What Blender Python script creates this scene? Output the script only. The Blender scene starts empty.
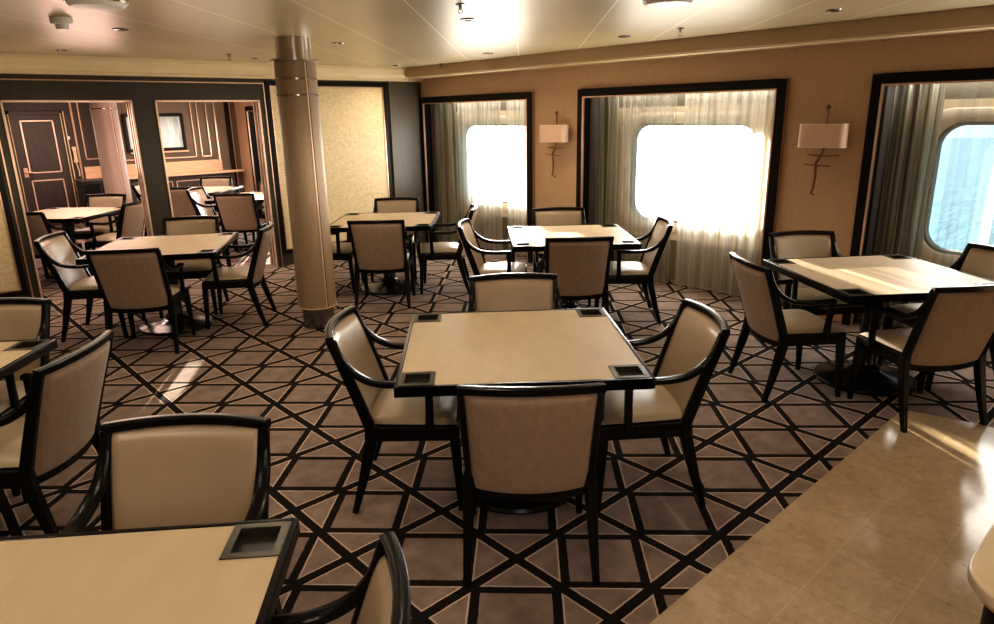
import bpy, bmesh, math, random
from math import sin, cos, pi, radians, sqrt
from mathutils import Vector, Matrix

random.seed(7)
scene = bpy.context.scene
COL = scene.collection

# ------------------------------------------------------------------ materials
def new_mat(name):
    m = bpy.data.materials.new(name)
    m.use_nodes = True
    nt = m.node_tree
    for n in list(nt.nodes):
        nt.nodes.remove(n)
    out = nt.nodes.new('ShaderNodeOutputMaterial')
    return m, nt, out


class G:
    """small node graph helper"""
    def __init__(self, nt):
        self.nt = nt

    def put(self, sock, v):
        if v is None:
            return
        if isinstance(v, bpy.types.NodeSocket):
            self.nt.links.new(v, sock)
        elif isinstance(v, (tuple, list)) and len(v) == 3 and len(sock.default_value) == 4:
            sock.default_value = (*v, 1)
        else:
            sock.default_value = v

    def m(self, op, a, b=None, c=None):
        n = self.nt.nodes.new('ShaderNodeMath')
        n.operation = op
        self.put(n.inputs[0], a)
        self.put(n.inputs[1], b)
        self.put(n.inputs[2], c)
        return n.outputs[0]

    def mix(self, f, a, b):
        n = self.nt.nodes.new('ShaderNodeMix')
        n.data_type = 'RGBA'
        self.put(n.inputs[0], f)
        self.put(n.inputs[6], a)
        self.put(n.inputs[7], b)
        return n.outputs[2]

    def coord(self):
        n = self.nt.nodes.new('ShaderNodeTexCoord')
        return n.outputs['Object']

    def geo(self):
        return self.nt.nodes.new('ShaderNodeNewGeometry')

    def sep(self, v):
        n = self.nt.nodes.new('ShaderNodeSeparateXYZ')
        self.put(n.inputs[0], v)
        return n.outputs

    def comb(self, x, y, z):
        n = self.nt.nodes.new('ShaderNodeCombineXYZ')
        self.put(n.inputs[0], x)
        self.put(n.inputs[1], y)
        self.put(n.inputs[2], z)
        return n.outputs[0]

    def noise(self, vec, scale, detail=3, rough=0.5):
        n = self.nt.nodes.new('ShaderNodeTexNoise')
        self.put(n.inputs['Vector'], vec)
        n.inputs['Scale'].default_value = scale
        n.inputs['Detail'].default_value = detail
        n.inputs['Roughness'].default_value = rough
        return n.outputs[0]

    def voronoi(self, vec, scale, feature='F1'):
        n = self.nt.nodes.new('ShaderNodeTexVoronoi')
        n.feature = feature
        self.put(n.inputs['Vector'], vec)
        n.inputs['Scale'].default_value = scale
        return n.outputs

    def map(self, v, a, b, c=0.0, d=1.0):
        n = self.nt.nodes.new('ShaderNodeMapRange')
        self.put(n.inputs[0], v)
        for i, x in enumerate((a, b, c, d)):
            n.inputs[i + 1].default_value = x
        return n.outputs[0]

    def scale(self, vec, s):
        n = self.nt.nodes.new('ShaderNodeVectorMath')
        n.operation = 'MULTIPLY'
        self.put(n.inputs[0], vec)
        n.inputs[1].default_value = s
        return n.outputs[0]

    def bump(self, h, strength=0.2, dist=0.01):
        n = self.nt.nodes.new('ShaderNodeBump')
        n.inputs['Strength'].default_value = strength
        n.inputs['Distance'].default_value = dist
        self.put(n.inputs['Height'], h)
        return n.outputs[0]

    def bsdf(self, color=None, rough=None, metal=None, normal=None, spec=None, coat=None, sheen=None, emit=None, emit_s=None):
        n = self.nt.nodes.new('ShaderNodeBsdfPrincipled')
        for k, v in (('Base Color', color), ('Roughness', rough), ('Metallic', metal), ('Normal', normal),
                     ('Specular IOR Level', spec), ('Coat Weight', coat), ('Sheen Weight', sheen),
                     ('Emission Color', emit), ('Emission Strength', emit_s)):
            if v is not None:
                self.put(n.inputs[k], v)
        return n

    def out(self, out, shader):
        self.nt.links.new(shader, out.inputs[0])


def simple(name, color, rough=0.5, metal=0.0, var=0.12, nscale=8.0, bump=0.0, bscale=60.0, spec=None, coat=None, stretch=(1, 1, 1), sheen=None):
    m, nt, out = new_mat(name)
    g = G(nt)
    v = g.scale(g.coord(), stretch)
    nz = g.noise(v, nscale, 4)
    f = g.map(nz, 0.25, 0.75)
    lo = tuple(c * (1 - var) for c in color)
    hi = tuple(min(1, c * (1 + var)) for c in color)
    col = g.mix(f, lo, hi)
    normal = None
    if bump:
        normal = g.bump(g.noise(v, bscale, 3), bump, 0.004)
    b = g.bsdf(col, rough, metal, normal, spec, coat, sheen)
    g.out(out, b.outputs[0])
    return m


M = {}
M['ebony'] = simple('ebony_wood', (0.006, 0.0056, 0.0056), 0.27, 0, 0.3, 3, 0, 60, 0.2, 0.0, (1, 1, 0.2))
M['cream_leather'] = simple('cream_leather', (0.385, 0.298, 0.205), 0.34, 0, 0.06, 6, 0.12, 240)
M['rear_fabric'] = simple('tan_rear_fabric', (0.33, 0.24, 0.172), 0.8, 0, 0.12, 40, 0.25, 320, 0.2, None, (1, 1, 0.35), 0.2)
M['seat_leather'] = simple('seat_leather', (0.44, 0.358, 0.25), 0.36, 0, 0.06, 6, 0.12, 240)
M['table_leather'] = simple('table_leather', (0.50, 0.395, 0.265), 0.5, 0, 0.06, 6, 0.08, 300, 0.4, None, (1, 2.5, 1))
M['tray'] = simple('bronze_tray', (0.036, 0.030, 0.021), 0.3, 0.2, 0.3, 20)
M['tray_well'] = simple('tray_well', (0.02, 0.018, 0.014), 0.4, 0, 0.3, 20)
M['ped'] = simple('pedestal_lacquer', (0.009, 0.009, 0.010), 0.2, 0, 0.2, 6, 0, 60, 0.45)
M['chrome'] = simple('brushed_steel', (0.55, 0.50, 0.44), 0.2, 1.0, 0.12, 5, 0, 60, None, None, (1, 1, 0.05))
M['dark_steel'] = simple('dark_steel', (0.26, 0.25, 0.24), 0.22, 1.0, 0.12, 5)
M['copper'] = simple('copper_bead', (0.60, 0.40, 0.29), 0.32, 0.85, 0.1, 10)
M['antique'] = simple('antique_copper', (0.20, 0.085, 0.05), 0.3, 0.3, 0.1, 10)
M['reveal'] = simple('mauve_grey_reveal', (0.15, 0.125, 0.115), 0.6, 0, 0.08, 4)
M['pale_bead'] = simple('pale_copper_bead', (0.72, 0.53, 0.42), 0.35, 0.4, 0.1, 10)
M['dark_wood'] = simple('smoked_oak', (0.038, 0.030, 0.020), 0.5, 0, 0.12, 5, 0.1, 60, 0.35, None, (6, 6, 0.4))
M['dark_wood_far'] = simple('dark_walnut', (0.045, 0.032, 0.026), 0.5, 0, 0.25, 5, 0.1, 60, 0.35, None, (6, 6, 0.4))
M['brown_wall'] = simple('brown_panelling', (0.145, 0.105, 0.07), 0.6, 0, 0.15, 5, 0.1, 60, 0.3, None, (6, 6, 0.4))
M['pilaster'] = simple('grey_brown_veneer', (0.075, 0.063, 0.047), 0.4, 0, 0.1, 4, 0, 60, 0.4, None, (5, 5, 0.5))
M['black_frame'] = simple('black_frame', (0.007, 0.006, 0.0055), 0.4, 0, 0.2, 5, 0, 60, 0.15)
M['cornice'] = simple('cream_cornice', (0.66, 0.53, 0.33), 0.55, 0, 0.05, 3)
M['fascia'] = simple('tan_fascia', (0.40, 0.29, 0.17), 0.6, 0, 0.06, 3)
M['hull'] = simple('olive_hull_panel', (0.17, 0.145, 0.10), 0.5, 0, 0.04, 3)
M['liner'] = simple('cream_window_liner', (0.74, 0.62, 0.43), 0.45, 0, 0.03, 3)
M['rim'] = simple('pale_window_rim', (0.86, 0.77, 0.62), 0.4, 0, 0.03, 3)
M['gasket'] = simple('grey_gasket', (0.34, 0.31, 0.27), 0.5, 0, 0.1, 6)
M['shade'] = simple('pink_linen_shade', (0.62, 0.43, 0.33), 0.8, 0, 0.05, 50, 0.2, 300)
M['shade_edge'] = simple('shade_trim', (0.75, 0.60, 0.45), 0.6)
M['white_plastic'] = simple('white_plastic', (0.75, 0.74, 0.70), 0.4, 0, 0.03, 4)
M['black_plastic'] = simple('black_plastic', (0.015, 0.015, 0.016), 0.4, 0, 0.1, 4)
M['ledge'] = simple('light_copper_veneer', (0.62, 0.42, 0.27), 0.5, 0, 0.12, 4, 0, 60, 0.4, None, (1, 1, 8))
M['beige_strip'] = simple('beige_strip', (0.62, 0.47, 0.28), 0.6, 0, 0.08, 5)
M['counter_edge'] = simple('counter_edge', (0.46, 0.37, 0.25), 0.3, 0, 0.12, 12)
M['red_brown'] = simple('terracotta_pier', (0.30, 0.17, 0.11), 0.6, 0, 0.1, 5)


def mat_sheath(name, col, col2):
    m, nt, out = new_mat(name)
    g = G(nt)
    o = g.coord()
    x, y, z = g.sep(o)
    nz = g.noise(g.scale(o, (1, 1, 6)), 30, 3)
    c = g.mix(g.map(nz, 0.3, 0.7), col, col2)
    wv = g.noise(g.scale(o, (1, 1, 12)), 60, 2)
    b = g.bsdf(c, 0.42, 0.0, g.bump(wv, 0.12, 0.003), 0.5)
    g.out(out, b.outputs[0])
    return m


M['sheath'] = mat_sheath('column_wallcovering', (0.27, 0.192, 0.122), (0.36, 0.262, 0.170))
M['sheath_pink_light'] = mat_sheath('column_wallcovering_pink_light', (0.46, 0.34, 0.29), (0.56, 0.43, 0.37))  # same wallcovering with the adjoining room's pink light put into its colour


def mat_wallcover(name, lo, hi, scale=1.0, rough=0.55):
    """woven wallcovering with a fine horizontal slub and small blocks"""
    m, nt, out = new_mat(name)
    g = G(nt)
    o = g.coord()
    n1 = g.noise(g.scale(o, (1, 1, 3.2)), 42 * scale, 3, 0.6)
    n2 = g.noise(g.scale(o, (3, 3, 1)), 30 * scale, 2)
    n3 = g.noise(o, 2.0, 2)
    f = g.m('ADD', g.m('MULTIPLY', n1, 0.6), g.m('MULTIPLY', n2, 0.4))
    f = g.map(f, 0.36, 0.66)
    f = g.m('ADD', g.m('MULTIPLY', f, 0.75), g.m('MULTIPLY', n3, 0.25))
    c = g.mix(f, lo, hi)
    b = g.bsdf(c, rough, 0, g.bump(n1, 0.15, 0.004), 0.35)
    g.out(out, b.outputs[0])
    return m


M['east_wall'] = mat_wallcover('tan_wallcovering', (0.41, 0.278, 0.172), (0.53, 0.37, 0.238))
M['gold_panel'] = mat_wallcover('gold_silk_panel', (0.56, 0.435, 0.25), (0.80, 0.66, 0.43), 0.55, 0.4)
M['plain_wall'] = simple('plain_tan_wall', (0.34, 0.25, 0.16), 0.6)

# carpet -------------------------------------------------------------
CELL = 0.3564
GO = (1.4585, 1.7786)


def mat_carpet():
    m, nt, out = new_mat('geometric_carpet')
    g = G(nt)
    o = g.coord()
    wob = g.noise(o, 35, 2)
    wob2 = g.noise(g.scale(o, (1.3, 0.8, 1)), 31, 2)
    x, y, z = g.sep(o)
    k = 1 / (CELL * sqrt(2))
    dx = g.m('ADD', g.m('SUBTRACT', x, GO[0]), g.m('MULTIPLY', g.m('SUBTRACT', wob, 0.5), 0.006))
    dy = g.m('ADD', g.m('SUBTRACT', y, GO[1]), g.m('MULTIPLY', g.m('SUBTRACT', wob2, 0.5), 0.006))
    gx = g.m('MULTIPLY', g.m('SUBTRACT', dx, dy), k)
    gy = g.m('MULTIPLY', g.m('ADD', dx, dy), k)
    ix = g.m('FLOOR', gx)
    iy = g.m('FLOOR', gy)
    fx = g.m('SUBTRACT', gx, ix)
    fy = g.m('SUBTRACT', gy, iy)
    par = g.m('FLOORED_MODULO', g.m('ADD', ix, iy), 2.0)      # 0: crossed cell, 1: plain cell
    ex = g.m('MINIMUM', fx, g.m('SUBTRACT', 1.0, fx))
    ey = g.m('MINIMUM', fy, g.m('SUBTRACT', 1.0, fy))
    e = g.m('MINIMUM', ex, ey)
    d1 = g.m('ABSOLUTE', g.m('SUBTRACT', fx, fy))
    d2 = g.m('ABSOLUTE', g.m('SUBTRACT', g.m('ADD', fx, fy), 1.0))
    d = g.m('MULTIPLY', g.m('MINIMUM', d1, d2), 0.7071)
    band = g.m('LESS_THAN', d, 0.062)
    near = g.m('MINIMUM', e, g.m('SUBTRACT', d, 0.062))
    pale = g.m('LESS_THAN', near, 0.021)
    frame = g.m('LESS_THAN', e, 0.105)
    # pile colours
    n1 = g.noise(o, 9, 4, 0.6)
    n2 = g.noise(o, 170, 2, 0.6)
    br = g.mix(g.map(n1, 0.3, 0.7), (0.155, 0.118, 0.103), (0.275, 0.215, 0.186))
    br = g.mix(g.m('MULTIPLY', n2, 0.35), br, (0.29, 0.21, 0.17))
    bk = g.mix(n2, (0.009, 0.0075, 0.007), (0.022, 0.018, 0.016))
    pl = g.mix(n2, (0.42, 0.32, 0.245), (0.56, 0.44, 0.35))
    crossed = g.mix(band, g.mix(pale, br, pl), bk)
    plain = g.mix(frame, br, bk)
    col = g.mix(par, crossed, plain)
    b = g.bsdf(col, 0.95, 0, g.bump(n2, 0.4, 0.004), 0.03)
    g.out(out, b.outputs[0])
    return m


M['carpet'] = mat_carpet()


def mat_marble():
    m, nt, out = new_mat('beige_marble_tiles')
    g = G(nt)
    o = g.coord()
    x, y, z = g.sep(o)
    T = 0.303
    def joint(a, off):
        t = g.m('DIVIDE', g.m('SUBTRACT', a, off), T)
        f = g.m('SUBTRACT', t, g.m('FLOOR', t))
        return g.m('LESS_THAN', g.m('MINIMUM', f, g.m('SUBTRACT', 1.0, f)), 0.0055)
    jx = joint(x, 2.07)
    jy = joint(y, 0.865)
    n1 = g.noise(o, 5, 6, 0.65)
    vor = g.voronoi(g.mix(0.35, o, g.scale(o, (1.4, 0.8, 1))), 22, 'DISTANCE_TO_EDGE')[0]
    n2 = g.noise(o, 26, 6, 0.7)
    c = g.mix(g.map(n1, 0.3, 0.7), (0.40, 0.29, 0.175), (0.53, 0.405, 0.26))
    c = g.mix(g.map(n2, 0.52, 0.68, 0, 0.4), c, (0.60, 0.48, 0.33))
    c = g.mix(g.map(n2, 0.30, 0.44, 0.4, 0), c, (0.22, 0.14, 0.075))
    c = g.mix(g.m('MULTIPLY', jx, 0.5), c, (0.20, 0.13, 0.07))
    c = g.mix(g.m('MULTIPLY', jy, 0.6), c, (0.62, 0.50, 0.33))
    b = g.bsdf(c, 0.13, 0, None, 0.5)
    g.out(out, b.outputs[0])
    return m


M['marble'] = mat_marble()
M['counter_top'] = M['counter_edge']


def mat_ceiling():
    m, nt, out = new_mat('lacquered_ceiling_panels')
    g = G(nt)
    o = g.coord()
    x, y, z = g.sep(o)
    P = 0.865
    def line(a, off, per, w):
        t = g.m('DIVIDE', g.m('SUBTRACT', a, off), per)
        f = g.m('SUBTRACT', t, g.m('FLOOR', t))
        return g.m('LESS_THAN', g.m('MULTIPLY', g.m('MINIMUM', f, g.m('SUBTRACT', 1.0, f)), per), w)
    d = g.m('SUBTRACT', y, x)
    s = g.m('ADD', y, x)
    l1 = line(d, 1.82, P, 0.006)
    l2 = line(s, 0.9, 1.73, 0.004)
    n = g.noise(g.scale(o, (1, 1, 1)), 0.8, 2)
    c = g.mix(g.map(n, 0.3, 0.7), (0.43, 0.35, 0.205), (0.50, 0.41, 0.25))
    c = g.mix(g.m('MULTIPLY', l1, 0.95), c, (0.9, 0.78, 0.55))
    c = g.mix(g.m('MULTIPLY', l2, 0.25), c, (0.30, 0.24, 0.15))
    wav = g.noise(o, 1.6, 1)
    b = g.bsdf(c, 0.36, 0.1, g.bump(wav, 0.08, 0.05), 0.4)
    g.out(out, b.outputs[0])
    return m


M['ceiling'] = mat_ceiling()


def mat_sheer(name, trans, tint, dark=0.6):
    m, nt, out = new_mat(name)
    g = G(nt)
    o = g.coord()
    nz = g.noise(g.scale(o, (1, 1, 0.015)), 15, 4, 0.6)
    f = g.map(nz, 0.3, 0.7, trans - 0.24, trans + 0.24)
    nt_ = g.noise(g.scale(o, (1, 1, 0.01)), 30, 3, 0.6)
    tint = g.mix(g.map(nt_, 0.35, 0.62), tuple(c * dark for c in tint), tint)  # dark vertical streaks put into the tint to deepen the fold shading
    t = nt.nodes.new('ShaderNodeBsdfTransparent')
    t.inputs[0].default_value = (1, 1, 1, 1)
    tl = nt.nodes.new('ShaderNodeBsdfTranslucent')
    g.put(tl.inputs[0], tint)
    df = nt.nodes.new('ShaderNodeBsdfDiffuse')
    g.put(df.inputs[0], tint)
    a = nt.nodes.new('ShaderNodeMixShader')
    a.inputs[0].default_value = 0.4
    nt.links.new(tl.outputs[0], a.inputs[1])
    nt.links.new(df.outputs[0], a.inputs[2])
    b = nt.nodes.new('ShaderNodeMixShader')
    g.put(b.inputs[0], f)
    nt.links.new(a.outputs[0], b.inputs[1])
    nt.links.new(t.outputs[0], b.inputs[2])
    g.out(out, b.outputs[0])
    return m


M['sheer'] = mat_sheer('sheer_voile', 0.34, (0.95, 0.90, 0.79), 0.5)
M['sheer_thin'] = mat_sheer('thin_voile', 0.80, (0.40, 0.42, 0.40), 0.6)
M['sheer_mid'] = mat_sheer('light_voile', 0.52, (0.75, 0.72, 0.64), 0.5)
M['drape'] = mat_sheer('gathered_voile', 0.22, (0.72, 0.69, 0.58), 0.36)


def mat_glass():
    m, nt, out = new_mat('window_glass')
    g = G(nt)
    t = nt.nodes.new('ShaderNodeBsdfTransparent')
    n = g.noise(g.coord(), 1.0, 1)
    g.put(t.inputs[0], g.mix(n, (0.93, 0.97, 0.97), (0.95, 0.98, 0.98)))
    gl = nt.nodes.new('ShaderNodeBsdfGlossy')
    gl.inputs['Roughness'].default_value = 0.02
    b = nt.nodes.new('ShaderNodeMixShader')
    b.inputs[0].default_value = 0.05
    nt.links.new(t.outputs[0], b.inputs[1])
    nt.links.new(gl.outputs[0], b.inputs[2])
    g.out(out, b.outputs[0])
    return m


M['glass'] = mat_glass()


def mat_picture():
    m, nt, out = new_mat('glazed_picture')
    g = G(nt)
    o = g.coord()
    x, y, z = g.sep(o)
    n = g.noise(g.scale(o, (6, 1, 0.6)), 4, 3)
    c = g.mix(g.map(n, 0.3, 0.7), (0.25, 0.31, 0.32), (0.45, 0.50, 0.48))  # pale blue-grey streaks painted as window reflections in the glazing
    b = g.bsdf(c, 0.12, 0, None, 0.6)
    g.out(out, b.outputs[0])
    return m


M['picture'] = mat_picture()


def mat_sea():
    m, nt, out = new_mat('sea_water')
    g = G(nt)
    o = g.coord()
    n = g.noise(g.scale(o, (0.6, 1.6, 1)), 0.25, 4, 0.6)
    n2 = g.noise(g.scale(o, (0.5, 1.5, 1)), 0.9, 3, 0.6)
    c = g.mix(g.map(n, 0.3, 0.7), (0.030, 0.095, 0.115), (0.065, 0.16, 0.185))
    b = g.bsdf(c, 0.38, 0, g.bump(n2, 0.3, 0.3), 0.4)
    g.out(out, b.outputs[0])
    return m


M['sea'] = mat_sea()


def mat_emit(name, col, s):
    m, nt, out = new_mat(name)
    g = G(nt)
    n = g.noise(g.coord(), 20, 1)
    b = g.bsdf(g.mix(n, col, tuple(c * 0.95 for c in col)), 0.4, 0, None, None, None, None, col, s)
    g.out(out, b.outputs[0])
    return m


M['lamp_lens'] = mat_emit('downlight_lens', (1.0, 0.80, 0.55), 1.2)

# ------------------------------------------------------------------ mesh builder
class MB:
    def __init__(self):
        self.v = []
        self.f = []

    def add(self, vs, fs):
        b = len(self.v)
        self.v += [tuple(p) for p in vs]
        self.f += [tuple(b + i for i in f) for f in fs]

    def box(self, x0, x1, y0, y1, z0, z1):
        x0, x1 = min(x0, x1), max(x0, x1)
        y0, y1 = min(y0, y1), max(y0, y1)
        z0, z1 = min(z0, z1), max(z0, z1)
        vs = [(x, y, z) for z in (z0, z1) for y in (y0, y1) for x in (x0, x1)]
        fs = [(0, 2, 3, 1), (4, 5, 7, 6), (0, 1, 5, 4), (2, 6, 7, 3), (0, 4, 6, 2), (1, 3, 7, 5)]
        self.add(vs, fs)
        return self

    def sweep(self, path, sizes, side=Vector((0, 1, 0)), caps=True, n=None, r=0.25):
        """rounded-rect section swept along path; sizes: (width along side, thickness) per point"""
        pts = [Vector(p) for p in path]
        N = len(pts)
        if not isinstance(sizes, list):
            sizes = [sizes] * N
        side = Vector(side).normalized()
        rings = []
        c = r
        prof = [(1, 1 - c), (1 - c, 1), (-1 + c, 1), (-1, 1 - c), (-1, -1 + c), (-1 + c, -1), (1 - c, -1), (1, -1 + c)]
        for i, p in enumerate(pts):
            t = (pts[min(i + 1, N - 1)] - pts[max(i - 1, 0)]).normalized()
            s = (side - t * side.dot(t)).normalized()
            u = t.cross(s).normalized()
            w, h = sizes[i]
            rings.append([p + s * (a * w / 2) + u * (b * h / 2) for a, b in prof])
        vs = [q for R in rings for q in R]
        k = len(prof)
        fs = []
        for i in range(N - 1):
            for j in range(k):
                a, b = i * k + j, i * k + (j + 1) % k
                fs.append((a, b, b + k, a + k))
        if caps:
            fs.append(tuple(range(k))[::-1])
            fs.append(tuple((N - 1) * k + j for j in range(k)))
        self.add(vs, fs)
        return self

    def tube(self, path, rad, n=8, caps=True):
        pts = [Vector(p) for p in path]
        N = len(pts)
        if not isinstance(rad, list):
            rad = [rad] * N
        ref = Vector((0, 0, 1))
        vs, fs = [], []
        for i, p in enumerate(pts):
            t = (pts[min(i + 1, N - 1)] - pts[max(i - 1, 0)]).normalized()
            rr = ref if abs(t.dot(ref)) < 0.95 else Vector((1, 0, 0))
            s = (rr - t * rr.dot(t)).normalized()
            u = t.cross(s)
            for j in range(n):
                a = 2 * pi * j / n
                vs.append(p + (s * cos(a) + u * sin(a)) * rad[i])
        for i in range(N - 1):
            for j in range(n):
                a, b = i * n + j, i * n + (j + 1) % n
                fs.append((a, b, b + n, a + n))
        if caps:
            fs.append(tuple(range(n))[::-1])
            fs.append(tuple((N - 1) * n + j for j in range(n)))
        self.add(vs, fs)
        return self

    def lathe(self, prof, n=32, c=(0, 0, 0), sx=1.0, sy=1.0):
        vs, fs = [], []
        for r, z in prof:
            for j in range(n):
                a = 2 * pi * j / n
                vs.append((c[0] + r * cos(a) * sx, c[1] + r * sin(a) * sy, c[2] + z))
        for i in range(len(prof) - 1):
            for j in range(n):
                a, b = i * n + j, i * n + (j + 1) % n
                fs.append((a, b, b + n, a + n))
        if prof[0][0] > 1e-6:
            fs.append(tuple(range(n))[::-1])
        if prof[-1][0] > 1e-6:
            fs.append(tuple((len(prof) - 1) * n + j for j in range(n)))
        self.add(vs, fs)
        return self

    def sphere(self, c, r, n=12, m=8, s=(1, 1, 1)):
        vs, fs = [], []
        for i in range(m + 1):
            t = pi * i / m
            for j in range(n):
                a = 2 * pi * j / n
                vs.append((c[0] + s[0] * r * sin(t) * cos(a), c[1] + s[1] * r * sin(t) * sin(a), c[2] - s[2] * r * cos(t)))
        for i in range(m):
            for j in range(n):
                a, b = i * n + j, i * n + (j + 1) % n
                fs.append((a, b, b + n, a + n))
        self.add(vs, fs)
        return self

    def prism(self, poly, z0, z1):
        """poly in x,y counter-clockwise, extruded in z"""
        k = len(poly)
        vs = [(x, y, z0) for x, y in poly] + [(x, y, z1) for x, y in poly]
        fs = [tuple(range(k))[::-1], tuple(range(k, 2 * k))]
        for j in range(k):
            fs.append((j, (j + 1) % k, k + (j + 1) % k, k + j))
        self.add(vs, fs)
        return self

    def surf(self, nu, nv, fn, closed_u=False):
        vs, fs = [], []
        for i in range(nu):
            for j in range(nv):
                vs.append(fn(i / (nu - 1) if not closed_u else i / nu, j / (nv - 1)))
        for i in range(nu - (0 if closed_u else 1)):
            for j in range(nv - 1):
                a = i * nv + j
                b = ((i + 1) % nu) * nv + j
                fs.append((a, b, b + 1, a + 1))
        self.add(vs, fs)
        return self

    def build(self, name, mat, parent=None, smooth=False, bevel=0.0, seg=2, angle=40):
        me = bpy.data.meshes.new(name)
        me.from_pydata(self.v, [], self.f)
        bm = bmesh.new()
        bm.from_mesh(me)
        bmesh.ops.remove_doubles(bm, verts=bm.verts, dist=1e-5)
        bmesh.ops.dissolve_degenerate(bm, edges=bm.edges, dist=1e-5)
        bmesh.ops.recalc_face_normals(bm, faces=bm.faces)
        if bevel:
            es = [e for e in bm.edges if len(e.link_faces) == 2 and e.calc_face_angle(0) > radians(30)]
            bmesh.ops.bevel(bm, geom=es, offset=bevel, segments=seg, profile=0.5, affect='EDGES', clamp_overlap=True)
        if smooth:
            for f in bm.faces:
                f.smooth = True
            for e in bm.edges:
                if len(e.link_faces) == 2 and e.calc_face_angle(0) > radians(angle):
                    e.smooth = False
        bm.to_mesh(me)
        bm.free()
        me.materials.append(mat)
        o = bpy.data.objects.new(name, me)
        COL.objects.link(o)
        if parent is not None:
            o.parent = parent
        return o


def tag(o, label, cat, group=None):
    o['label'] = label
    o['category'] = cat
    if group:
        o['group'] = group
    return o


def thing(name, label, cat, loc=(0, 0, 0), rz=0.0, group=None):
    o = bpy.data.objects.new(name, None)
    o.empty_display_size = 0.1
    COL.objects.link(o)
    o.location = loc
    o.rotation_euler = (0, 0, rz)
    return tag(o, label, cat, group)


def struct(o):
    o['kind'] = 'structure'
    return o


KIDS = {}


def dup(root, loc, rz, label, group=None):
    def cp(o, par):
        c = o.copy()
        COL.objects.link(c)
        if par is not None:
            c.parent = par
        for ch in [x for x in ALL if x.parent == o]:
            cp(ch, c)
        return c
    ALL = list(scene.objects)
    r = cp(root, None)
    r.location = loc
    r.rotation_euler = (0, 0, rz)
    r['label'] = label
    if group:
        r['group'] = group
    return r


# ------------------------------------------------------------------ dimensions (metres)
ZC = 2.43            # ceiling
UE = 6.05            # face of the window wall
UH = 6.40            # hull plane with the glass
VN = 8.13            # face of the opening wall
VN2 = 8.27           # its far face
VF = 14.6            # end wall of the second room
UW = -3.6            # west wall
VS = -1.3            # south wall
BAYS = [(1, 5.89, 8.10, 6.90), (2, 2.83, 5.18, 3.97), (3, -0.2, 2.14, 1.0), (4, 8.95, 11.25, 9.9), (5, 11.65, 14.0, 12.72)]
ZF = 2.05            # top of the window frames

# ------------------------------------------------------------------ shell
b = MB().box(UW, UH + 0.1, VS, VF + 0.1, -0.05, 0.0)
struct(b.build('floor', M['carpet']))
# marble zone: slab a few millimetres thick over the carpet, chamfered corner
mp = [(1.0, VS), (4.53, VS), (4.53, 0.78), (4.44, 1.165), (1.0, 1.165)]
struct(MB().prism(mp, 0.0005, 0.006).build('floor_marble', M['marble']))
struct(MB().box(UW, UH + 0.1, VS, VF + 0.1, ZC, ZC + 0.05).build('ceiling', M['ceiling']))

# east wall: piers between the bays and the strip above
w = MB()
w.box(UE, UH + 0.06, VS, VF + 0.1, ZF - 0.02, ZC)
edges = sorted([(a + 0.03, c - 0.03) for _, a, c, _ in BAYS])
prev = VS
for a, c in edges:
    w.box(UE, UH + 0.06, prev, a, 0, ZF - 0.02)
    prev = c
w.box(UE, UH + 0.06, prev, VF + 0.1, 0, ZF - 0.02)
struct(w.build('wall_east', M['east_wall']))
# bulkhead along the window wall
struct(MB().box(5.71, UE + 0.02, VS, VN - 0.14, 2.312, ZC + 0.01).build('trim_1', M['fascia'], None, False, 0.004))
struct(MB().box(5.735, UE + 0.015, VS, VN - 0.16, 2.298, 2.313).build('trim_2', M['cornice'], None, False, 0.003))

# rounded rectangle loops
def rrect(cv, cz, hw, hh, r, n=8):
    pts = []
    for q, (sx, sz) in enumerate(((1, 1), (-1, 1), (-1, -1), (1, -1))):
        for i in range(n + 1):
            a = pi / 2 * q + pi / 2 * i / n
            pts.append((cv + sx * (hw - r) + r * cos(a), cz + sz * (hh - r) + r * sin(a)))
    return pts


def ring_yz(mb, outer, inner, u0, u1):
    """solid ring between two loops (v,z lists of equal length), from u0 (room side) to u1"""
    k = len(outer)
    vs = [(u0, *p) for p in outer] + [(u0, *p) for p in inner] + [(u1, *p) for p in outer] + [(u1, *p) for p in inner]
    fs = []
    for j in range(k):
        n = (j + 1) % k
        fs += [(j, n, k + n, k + j), (2 * k + j, 3 * k + j, 3 * k + n, 2 * k + n),
               (k + j, k + n, 3 * k + n, 3 * k + j), (j, 2 * k + j, 2 * k + n, n)]
    mb.add(vs, fs)


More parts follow.
